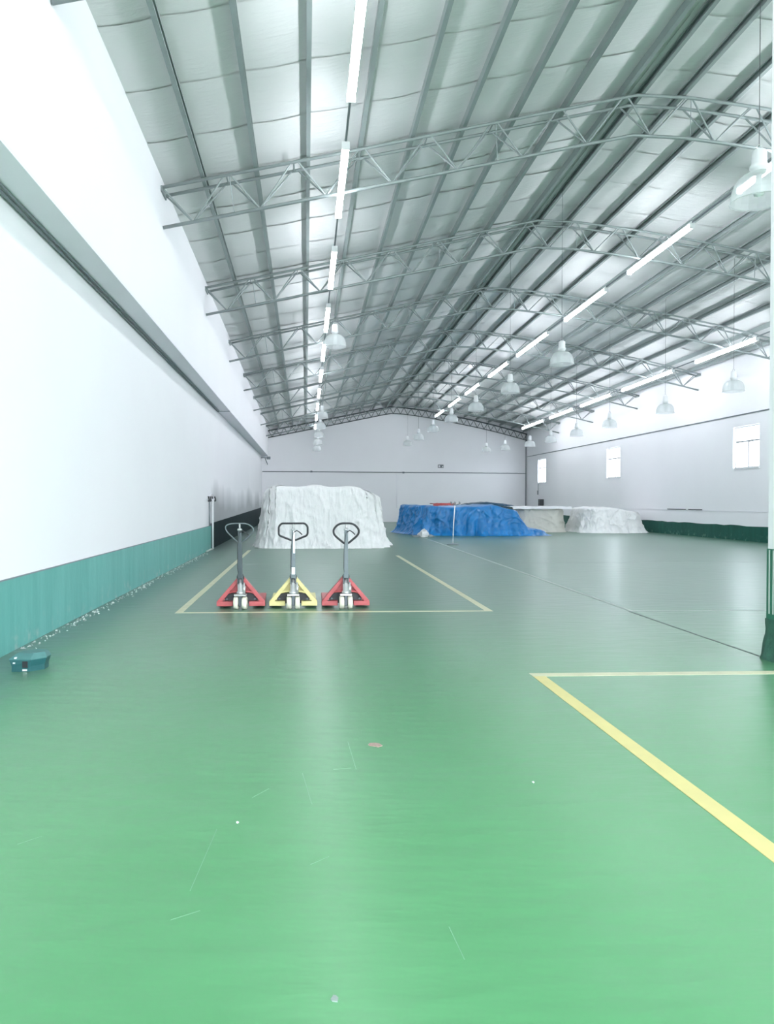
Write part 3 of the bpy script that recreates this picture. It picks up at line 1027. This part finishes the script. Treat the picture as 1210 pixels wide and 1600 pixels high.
# ------------------------------------------------------------------ tarpaulin-covered stacks
def tarp(name, label, cat, outline, H, material, seed=0.0, fold=0.07, crinkle=0.035, flare=0.10, nth=300, group=None, skirt=0.06, shoulder=0.16, lean=0.12, roundness=3):
    """cloth draped over a block: outline = footprint polygon (ccw), H(x,y) = height"""
    pts = [Vector((x, y)) for x, y in outline]
    cen = sum(pts, Vector((0, 0))) / len(pts)
    for _ in range(roundness):                # chaikin smoothing
        q = []
        for i in range(len(pts)):
            a, b = pts[i], pts[(i + 1) % len(pts)]
            q += [a * .82 + b * .18, a * .18 + b * .82]
        pts = q
    per = [0.0]
    for i in range(len(pts)):
        per.append(per[-1] + (pts[(i + 1) % len(pts)] - pts[i]).length)
    tot = per[-1]
    ring, nrm = [], []
    j = 0
    for k in range(nth):
        s = tot * k / nth
        while per[j + 1] < s:
            j += 1
        a, b = pts[j], pts[(j + 1) % len(pts)]
        u = (s - per[j]) / max(1e-6, per[j + 1] - per[j])
        ring.append(a + (b - a) * u)
        d = (b - a).normalized()
        nrm.append(Vector((d.y, -d.x)))
    rows = []                                  # (inset distance from outline, relative height)
    for q in range(33):
        h = q / 32
        rows.append((lean * h, 0.90 * h))
    for q in range(1, 5):
        a = q / 4 * PI / 2
        rows.append((lean + shoulder * (1 - math.cos(a)), 0.90 + 0.10 * math.sin(a)))
    for q in range(1, 9):
        rows.append((None, q / 8))
    vs = []
    for inset, h in rows:
        for k in range(nth):
            p, n = ring[k], nrm[k]
            if inset is None:
                base = p - n * (lean + shoulder)
                x2 = base + (cen - base) * h
                z = H(x2.x, x2.y) * 1.0
                nz = noise.noise((x2.x * 1.3 + seed, x2.y * 1.3, 3.1)) * crinkle * 1.2 + noise.noise((x2.x * 4 + seed, x2.y * 4, 1.7)) * crinkle * .5
                vs.append((x2.x, x2.y, max(.01, z + nz)))
            else:
                s = tot * k / nth
                zz = H((p - n * inset).x, (p - n * inset).y) * h
                low = (1 - h)
                f = fold * (0.25 + low) * (abs(noise.noise((s * 1.9 + seed, zz * .35, seed))) * 2 - .5)
                rg = 1 - 2 * abs(noise.noise((s * 1.6 + zz * 1.1 + seed, zz * 1.4 - s * .5, seed)))
                rg2 = 1 - 2 * abs(noise.noise((s * 3.3 - zz * 2.2 + seed, zz * 3.0 + s * .8, 7 + seed)))
                f += crinkle * (0.9 * max(0, rg) ** 4 + 0.6 * max(0, rg2) ** 4)
                f += crinkle * .35 * noise.noise((s * 6 + zz * 2.0 + seed, zz * 1.5, 5 + seed))
                f += flare * low ** 3 + skirt * (low ** 10) * (1 + noise.noise((s * 2.5, seed, 0)))
                x2 = p - n * (inset - f)
                dz = crinkle * .6 * noise.noise((s * 2.3 + seed, 2.2, zz * 2)) * h
                zb = 0.006 if h == 0 else max(0.008, zz + dz)
                vs.append((x2.x, x2.y, zb))
    fs = []
    R = len(rows)
    for r in range(R - 1):
        for k in range(nth):
            a, b = r * nth + k, r * nth + (k + 1) % nth
            fs.append((a, b, b + nth, a + nth))
    o = mesh_obj(name, vs, fs, material, None, True)
    tag(o, label, cat, group)
    return o


def white_h(x, y):
    z = 2.02
    z -= max(0, x - 1.2) ** 1.6 * 0.22
    z -= max(0, -0.9 - x) * 0.25
    return z + 0.03 * math.sin(x * 5)


tarp('tarpaulin_stack', 'tall stack under a wrinkled white tarpaulin behind the pallet jacks', 'covered stack',
     [(-1.62, 24.75), (0.5, 24.6), (2.68, 24.75), (2.75, 28.8), (0.4, 29.1), (-1.6, 28.8)], white_h, M['white_tarp'], 2.0, 0.12, 0.055, 0.03, 700, 'covered stacks', skirt=0.08, lean=0.22, roundness=2)


def blue_h(x, y):
    z = 1.31 + 0.04 * math.sin(x * 1.7)
    if x > 8.3:
        z -= (x - 8.3) * 0.22
    if x > 9.3:
        z = max(0.30, z - (x - 9.3) * 1.25)
    if x > 10.2:
        z = max(0.22, z - (x - 10.2) * 0.25)
    return z


tarp('tarpaulin_stack', 'long low stack under a shiny blue plastic tarpaulin trailing onto the floor', 'covered stack',
     [(4.15, 37.6), (5.0, 33.9), (7.5, 33.2), (10.6, 33.2), (10.9, 34.0), (10.1, 35.9), (9.0, 37.2), (6.5, 38.6)], blue_h, M['blue_tarp'], 9.0, 0.22, 0.065, 0.08, 700, 'covered stacks', skirt=0.15, lean=0.25)
tarp('tarpaulin_stack', 'dark teal tarpaulin mound behind the blue one', 'covered stack',
     [(8.2, 40.0), (11.2, 40.0), (11.5, 42.4), (8.3, 42.6)], lambda x, y: 1.46 - 0.10 * abs(x - 9.6), M['navy_tarp'], 4.0, 0.06, 0.05, 0.05, 160, 'covered stacks')
tarp('tarpaulin_stack', 'low stack under a cream canvas tarpaulin beside the blue one', 'covered stack',
     [(10.15, 36.7), (12.75, 36.7), (12.75, 39.3), (10.15, 39.4)], lambda x, y: 1.18 + 0.02 * math.sin(x * 3), M['cream_tarp'], 13.0, 0.05, 0.04, 0.04, 260, 'covered stacks', lean=0.10)


def cream_h(x, y):
    z = 1.20 + 0.02 * math.sin(x * 4)
    if x > 14.6:
        z -= (x - 14.6) * 0.16
    if x > 16.0:
        z -= (x - 16.0) * 0.8
    return max(.15, z)


tarp('tarpaulin_stack', 'low stack under a pleated white tarpaulin against the windowed wall', 'covered stack',
     [(13.2, 35.9), (14.7, 35.6), (16.4, 35.9), (16.45, 39.2), (13.2, 39.3)], cream_h, M['white_tarp'], 21.0, 0.17, 0.06, 0.02, 600, 'covered stacks', skirt=0.10, lean=0.28)
# loose white top sheet over the cream stack, and a red sheet on the blue one
def sheet(name, label, x0, x1, y0, y1, z, material, seed, amp=0.03, nx=40, ny=16):
    vs, fs = [], []
    for layer in (0, 1):
        for j in range(ny + 1):
            for i in range(nx + 1):
                x, y = x0 + (x1 - x0) * i / nx, y0 + (y1 - y0) * j / ny
                e = 0.08 * noise.noise((x * 2 + seed, y * 2, 0))
                zz = z + amp * (1 + noise.noise((x * 2.1, y * 2.1, seed))) + amp * .5 * noise.noise((x * 6, y * 6, seed)) - layer * 0.012
                if j == 0:
                    zz -= 0.10
                vs.append((x + e, y + e + (0.03 if j == 0 else 0), zz))
    k = (nx + 1) * (ny + 1)
    for j in range(ny):
        for i in range(nx):
            a = j * (nx + 1) + i
            fs.append((a, a + 1, a + nx + 2, a + nx + 1))
            fs.append((k + a, k + a + nx + 1, k + a + nx + 2, k + a + 1))
    for i in range(nx):
        fs.append((i, k + i, k + i + 1, i + 1))
    return tag(mesh_obj(name, vs, fs, material, None, True), label, 'sheet')


sheet('plastic_sheet', 'loose white plastic sheet spread on top of the cream stack', 10.0, 12.9, 36.60, 39.2, 1.215, M['white_bag'], 3.0)
sheet('folded_sheet', 'crumpled red sheet lying on top of the blue covered stack', 5.75, 6.75, 34.6, 35.5, 1.37, M['red_cloth'], 6.0, 0.05, 20, 14)

# white bag on the floor before the blue tarpaulin
def lump(name, label, cat, loc, size, material, seed, amp=0.25, n1=28, n2=14):
    vs, fs = [], []
    for j in range(n2 + 1):
        ph = PI / 2 * j / n2
        for i in range(n1):
            a = 2 * PI * i / n1
            d = Vector((math.cos(a) * math.cos(ph), math.sin(a) * math.cos(ph), math.sin(ph)))
            r = 1 + amp * noise.noise(d * 1.7 + Vector((seed, 0, 0))) + amp * .5 * noise.noise(d * 4 + Vector((0, seed, 0)))
            vs.append((d.x * size[0] * r, d.y * size[1] * r, max(0.004, d.z * size[2] * r)))
    for j in range(n2):
        for i in range(n1):
            a, b = j * n1 + i, j * n1 + (i + 1) % n1
            fs.append((a, b, b + n1, a + n1))
    o = mesh_obj(name, vs, fs, material, None, True)
    o.location = loc
    return tag(o, label, cat)


bag = thing('plastic_bag', 'crumpled white plastic bag on the floor before the blue tarpaulin', 'bag', (5.02, 32.55, 0))
b1 = lump('bag_body', '', '', (0, 0, 0), (0.25, 0.2, 0.30), M['white_bag'], 3.3)
b2 = lump('trailing_scrap', '', '', (-0.28, -0.05, 0), (0.24, 0.14, 0.07), M['grey_scrap'], 6.1)
b3 = lump('trailing_scrap', '', '', (0.26, -0.02, 0), (0.2, 0.12, 0.10), M['grey_scrap'], 8.1)
for b in (b1, b2, b3):
    b.parent = bag
    for k in ('label', 'category'):
        del b[k]

# ------------------------------------------------------------------ pole stand near the blue tarpaulin
st = thing('pole_stand', 'thin white pole on a round grey base topped by dark prongs', 'stand', (5.16, 26.75, 0))
MB().lathe([(0, 0.0), (0.21, 0.0), (0.21, 0.015), (0.19, 0.03), (0.03, 0.045), (0, 0.045)], 28).build('round_base', M['grey_scrap'], st, True)
MB().tube([(0, 0, 0.04), (0.03, 0, 0.8), (0.075, 0, 1.42)], 0.018, 10).build('pole', M['white_paint'], st, True)
rng = random.Random(2)
for k in range(9):
    a = 2 * PI * k / 9 + rng.uniform(-.2, .2)
    r = rng.uniform(.10, .21)
    pr = [(0.075, 0, 1.38), (0.075 + math.cos(a) * r * .5, math.sin(a) * r * .5, 1.41), (0.075 + math.cos(a) * r * .9, math.sin(a) * r * .9, 1.42),
          (0.075 + math.cos(a) * r, math.sin(a) * r, 1.47 + rng.uniform(0, .06))]
    MB().tube(pr, 0.011, 6).build('prong', M['conduit'], st, True)

# ------------------------------------------------------------------ pipe rack at the left wall
rk = thing('pipe_rack', 'slim white pipe post with dark hooks standing against the green dado', 'pipe post', (-2.93, 24.35, 0))
MB().tube([(0, 0, 0.03), (0, 0, 1.60)], 0.030, 10).build('post', M['white_paint'], rk, True)
MB().tube([(0.0, 0.0, 0.03), (-0.02, -0.35, 0.03), (-0.02, -1.3, 0.03)], 0.026, 8).build('foot_pipe', M['crumbs'], rk, True)
MB().tube([(-0.045, -0.45, 0.76), (-0.045, -0.45, 1.60)], 0.024, 8).build('rear_pipe', M['conduit'], rk, True)
MB().tube([(-0.045, -0.9, 1.60), (-0.045, 0.8, 1.60)], 0.016, 8).build('cross_bar', M['housing'], rk, True)
for dy in (-.88, -.46, 0.0, .76):
    MB().tube([(-0.03, dy, 1.68), (-0.01, dy, 1.62), (0.0, dy, 1.55), (-0.03, dy, 1.52)], 0.022, 6).build('hook', M['black'], rk, True)
MB().tube([(-0.05, -.5 + 1.3 * k / 10, 1.66 + 0.11 * math.sin(PI * k / 10)) for k in range(11)], 0.012, 6).build('hose', M['soffit'], rk, True)

# ------------------------------------------------------------------ green case on the floor
cs = thing('plastic_case', 'dark teal plastic box with a black opening on the floor by the wall', 'box', (-2.53, 7.12, 0), 0.0)
cs.scale = (0.76, 0.85, 1.0)
low = [(-.17, -.09), (.045, -.09), (.17, .035), (.17, .17), (.02, .24), (-.17, .10)]
mid = [(-.205, -.075), (.055, -.095), (.195, .04), (.195, .18), (.02, .26), (-.205, .11)]
top = [(-.13, -.01), (.065, -.035), (.165, .06), (.16, .17), (.02, .22), (-.12, .11)]
def loft(rings, name, m, parent, cap=True):
    vs = [(x, y, z) for ring, z in rings for x, y in ring]
    n = len(rings[0][0])
    fs = [(r * n + i, r * n + (i + 1) % n, (r + 1) * n + (i + 1) % n, (r + 1) * n + i) for r in range(len(rings) - 1) for i in range(n)]
    fs += [tuple(reversed(range(n))), tuple(range((len(rings) - 1) * n, len(rings) * n))]
    return mesh_obj(name, vs, fs, m, parent)
loft([(low, 0.0), (low, 0.05), (mid, 0.105)], 'body', M['case'], cs)
loft([(mid, 0.105), (mid, 0.115), (top, 0.158)], 'lid', M['case_top'], cs)
MB().box(-.045, .02, -.094, -.07, .035, .095).build('opening', M['black'], cs)
MB().box(-.042, .012, -.096, -.088, .008, .022).build('white_tag', M['white_paint'], cs)
for x, z in ((-.155, .072), (-.14, .118)):
    MB().box(x, x + .025, -.094, -.06, z, z + .012).build('clip', M['housing'], cs)

# ------------------------------------------------------------------ small fittings
sg = thing('wall_sign', 'small grey sign plate on the gable wall above the conduit', 'sign', on_back(9.95, 4.07, 0.02))
sg.rotation_euler = (0, 0, math.atan((Y_B1 - Y_B0) / (X_R - X_LOW)))
MB().box(-.22, .22, -.03, .0, -.12, .12).build('plate', M['sign'], sg)
MB().box(-.18, -.06, -.036, -.03, -.07, .07).box(.10, .18, -.036, -.03, -.07, .02).build('pale_panel', M['soffit'], sg)

wl_ = thing('wall_floodlight', 'small dark floodlight on a bracket in the far corner', 'floodlight', (X_UP - 0.02, 52.2, 4.35))
MB().tube([(-.4, 0, .1), (0, 0, .1), (.1, -.1, .02)], .025, 8).build('bracket', M['conduit'], wl_, True)
MB().tube([(-.15, 0, .10), (.05, -.1, -.38)], .03, 8).build('strut', M['conduit'], wl_, True)
MB().box(-.02, .24, -.25, -.08, -.02, .16).build('lamp_head', M['conduit'], wl_, bevel=.02)

fan = thing('wall_box', 'dark grey equipment box fixed low on the wall near the far corner', 'box', (X_R - 0.01, 53.9, 1.18))
MB().box(-.28, 0, -.22, .22, 0, .46).build('casing', M['wire'], fan, bevel=.02)
for k in range(3):
    MB().box(-.295, -.27, -.16, .16, .09 + k * .12, .13 + k * .12).build('grille_bar', M['sign'], fan)
hd = thing('cable_drop', 'short dark cable with a switch below the far window', 'switch', (X_R - 0.02, 55.0, 2.15))
MB().tube([(0, 0, .1), (0, 0, .62)], .018, 6).build('cable', M['conduit'], hd, True)
MB().box(-.05, .01, -.06, .06, -.18, .12).build('switch_box', M['conduit'], hd, bevel=.01)

# crumbs of plaster fallen along the wall base
rng = random.Random(21)
mb = MB()
for k in range(420):
    y = rng.uniform(8.0, 22.8)
    x = X_LOW + 0.06 + abs(rng.gauss(0, .07))
    s = rng.uniform(.006, .028)
    v = [(x + rng.uniform(-s, s), y + rng.uniform(-s, s) * 2, 0.0) for _ in range(3)] + [(x, y, s * rng.uniform(.5, 1.1))]
    mb.add(v, [(0, 1, 3), (1, 2, 3), (2, 0, 3), (2, 1, 0)])
cr = mb.build('plaster_debris', M['crumbs'])
tag(cr, 'pale plaster crumbs scattered along the foot of the teal dado', 'debris', kind='stuff')

# scraps on the near floor
def scrap(name, label, x, y, sx, sy, m, rot=0.0, seed=1):
    rng = random.Random(seed)
    k = 9
    pts = [(math.cos(2 * PI * i / k) * sx * rng.uniform(.5, 1), math.sin(2 * PI * i / k) * sy * rng.uniform(.5, 1)) for i in range(k)]
    o = MB().prism(pts, 'z', 0.0, 0.004).build(name, m)
    o.location = (x, y, 0.0)
    o.rotation_euler = (0, 0, rot)
    return tag(o, label, 'scrap')


scrap('paper_scrap', 'small torn reddish scrap on the near green floor', 0.44, 4.83, .055, .05, mat('faded_red_paper', (0.36, 0.25, 0.22), 0.8, var=.5, scale=40), .2, 4)
scrap('paint_flake', 'pale paint flake lying on the floor at the bottom of the picture', 0.09, 2.36, .014, .02, M['pale_line'], .4, 5)
scrap('paint_flake', 'tiny pale fleck on the floor below the reddish scrap', -0.33, 3.69, .008, .012, M['white_paint'], .1, 6)
scrap('paint_flake', 'tiny pale fleck on the floor beside the yellow line', 1.25, 4.15, .009, .012, M['white_paint'], .1, 8)

# thin pale scratches in the floor coat
for (xa, ya), (xb, yb) in (((0.27, 4.9), (0.29, 4.4)), ((0.52, 2.75), (0.535, 2.55)), ((-0.42, 3.62), (-0.46, 3.05)), ((-0.02, 4.35), (0.03, 3.9)), ((0.16, 4.40), (0.26, 4.42)),
                           ((-1.30, 3.50), (-1.22, 3.58)), ((-0.28, 4.0), (-0.20, 4.12)), ((0.02, 3.25), (0.10, 3.32)), ((-0.5, 2.84), (-0.40, 2.9))):
    d = (Vector((xb, yb)) - Vector((xa, ya))).normalized()
    nx, ny = -d.y * 0.0014, d.x * 0.0014
    MB().hexa([(xa - nx, ya - ny, -.001), (xb - nx, yb - ny, -.001), (xb + nx, yb + ny, -.001), (xa + nx, ya + ny, -.001)],
              [(xa - nx, ya - ny, .0008), (xb - nx, yb - ny, .0008), (xb + nx, yb + ny, .0008), (xa + nx, ya + ny, .0008)]).build('scratch', M['scratch'], fl)
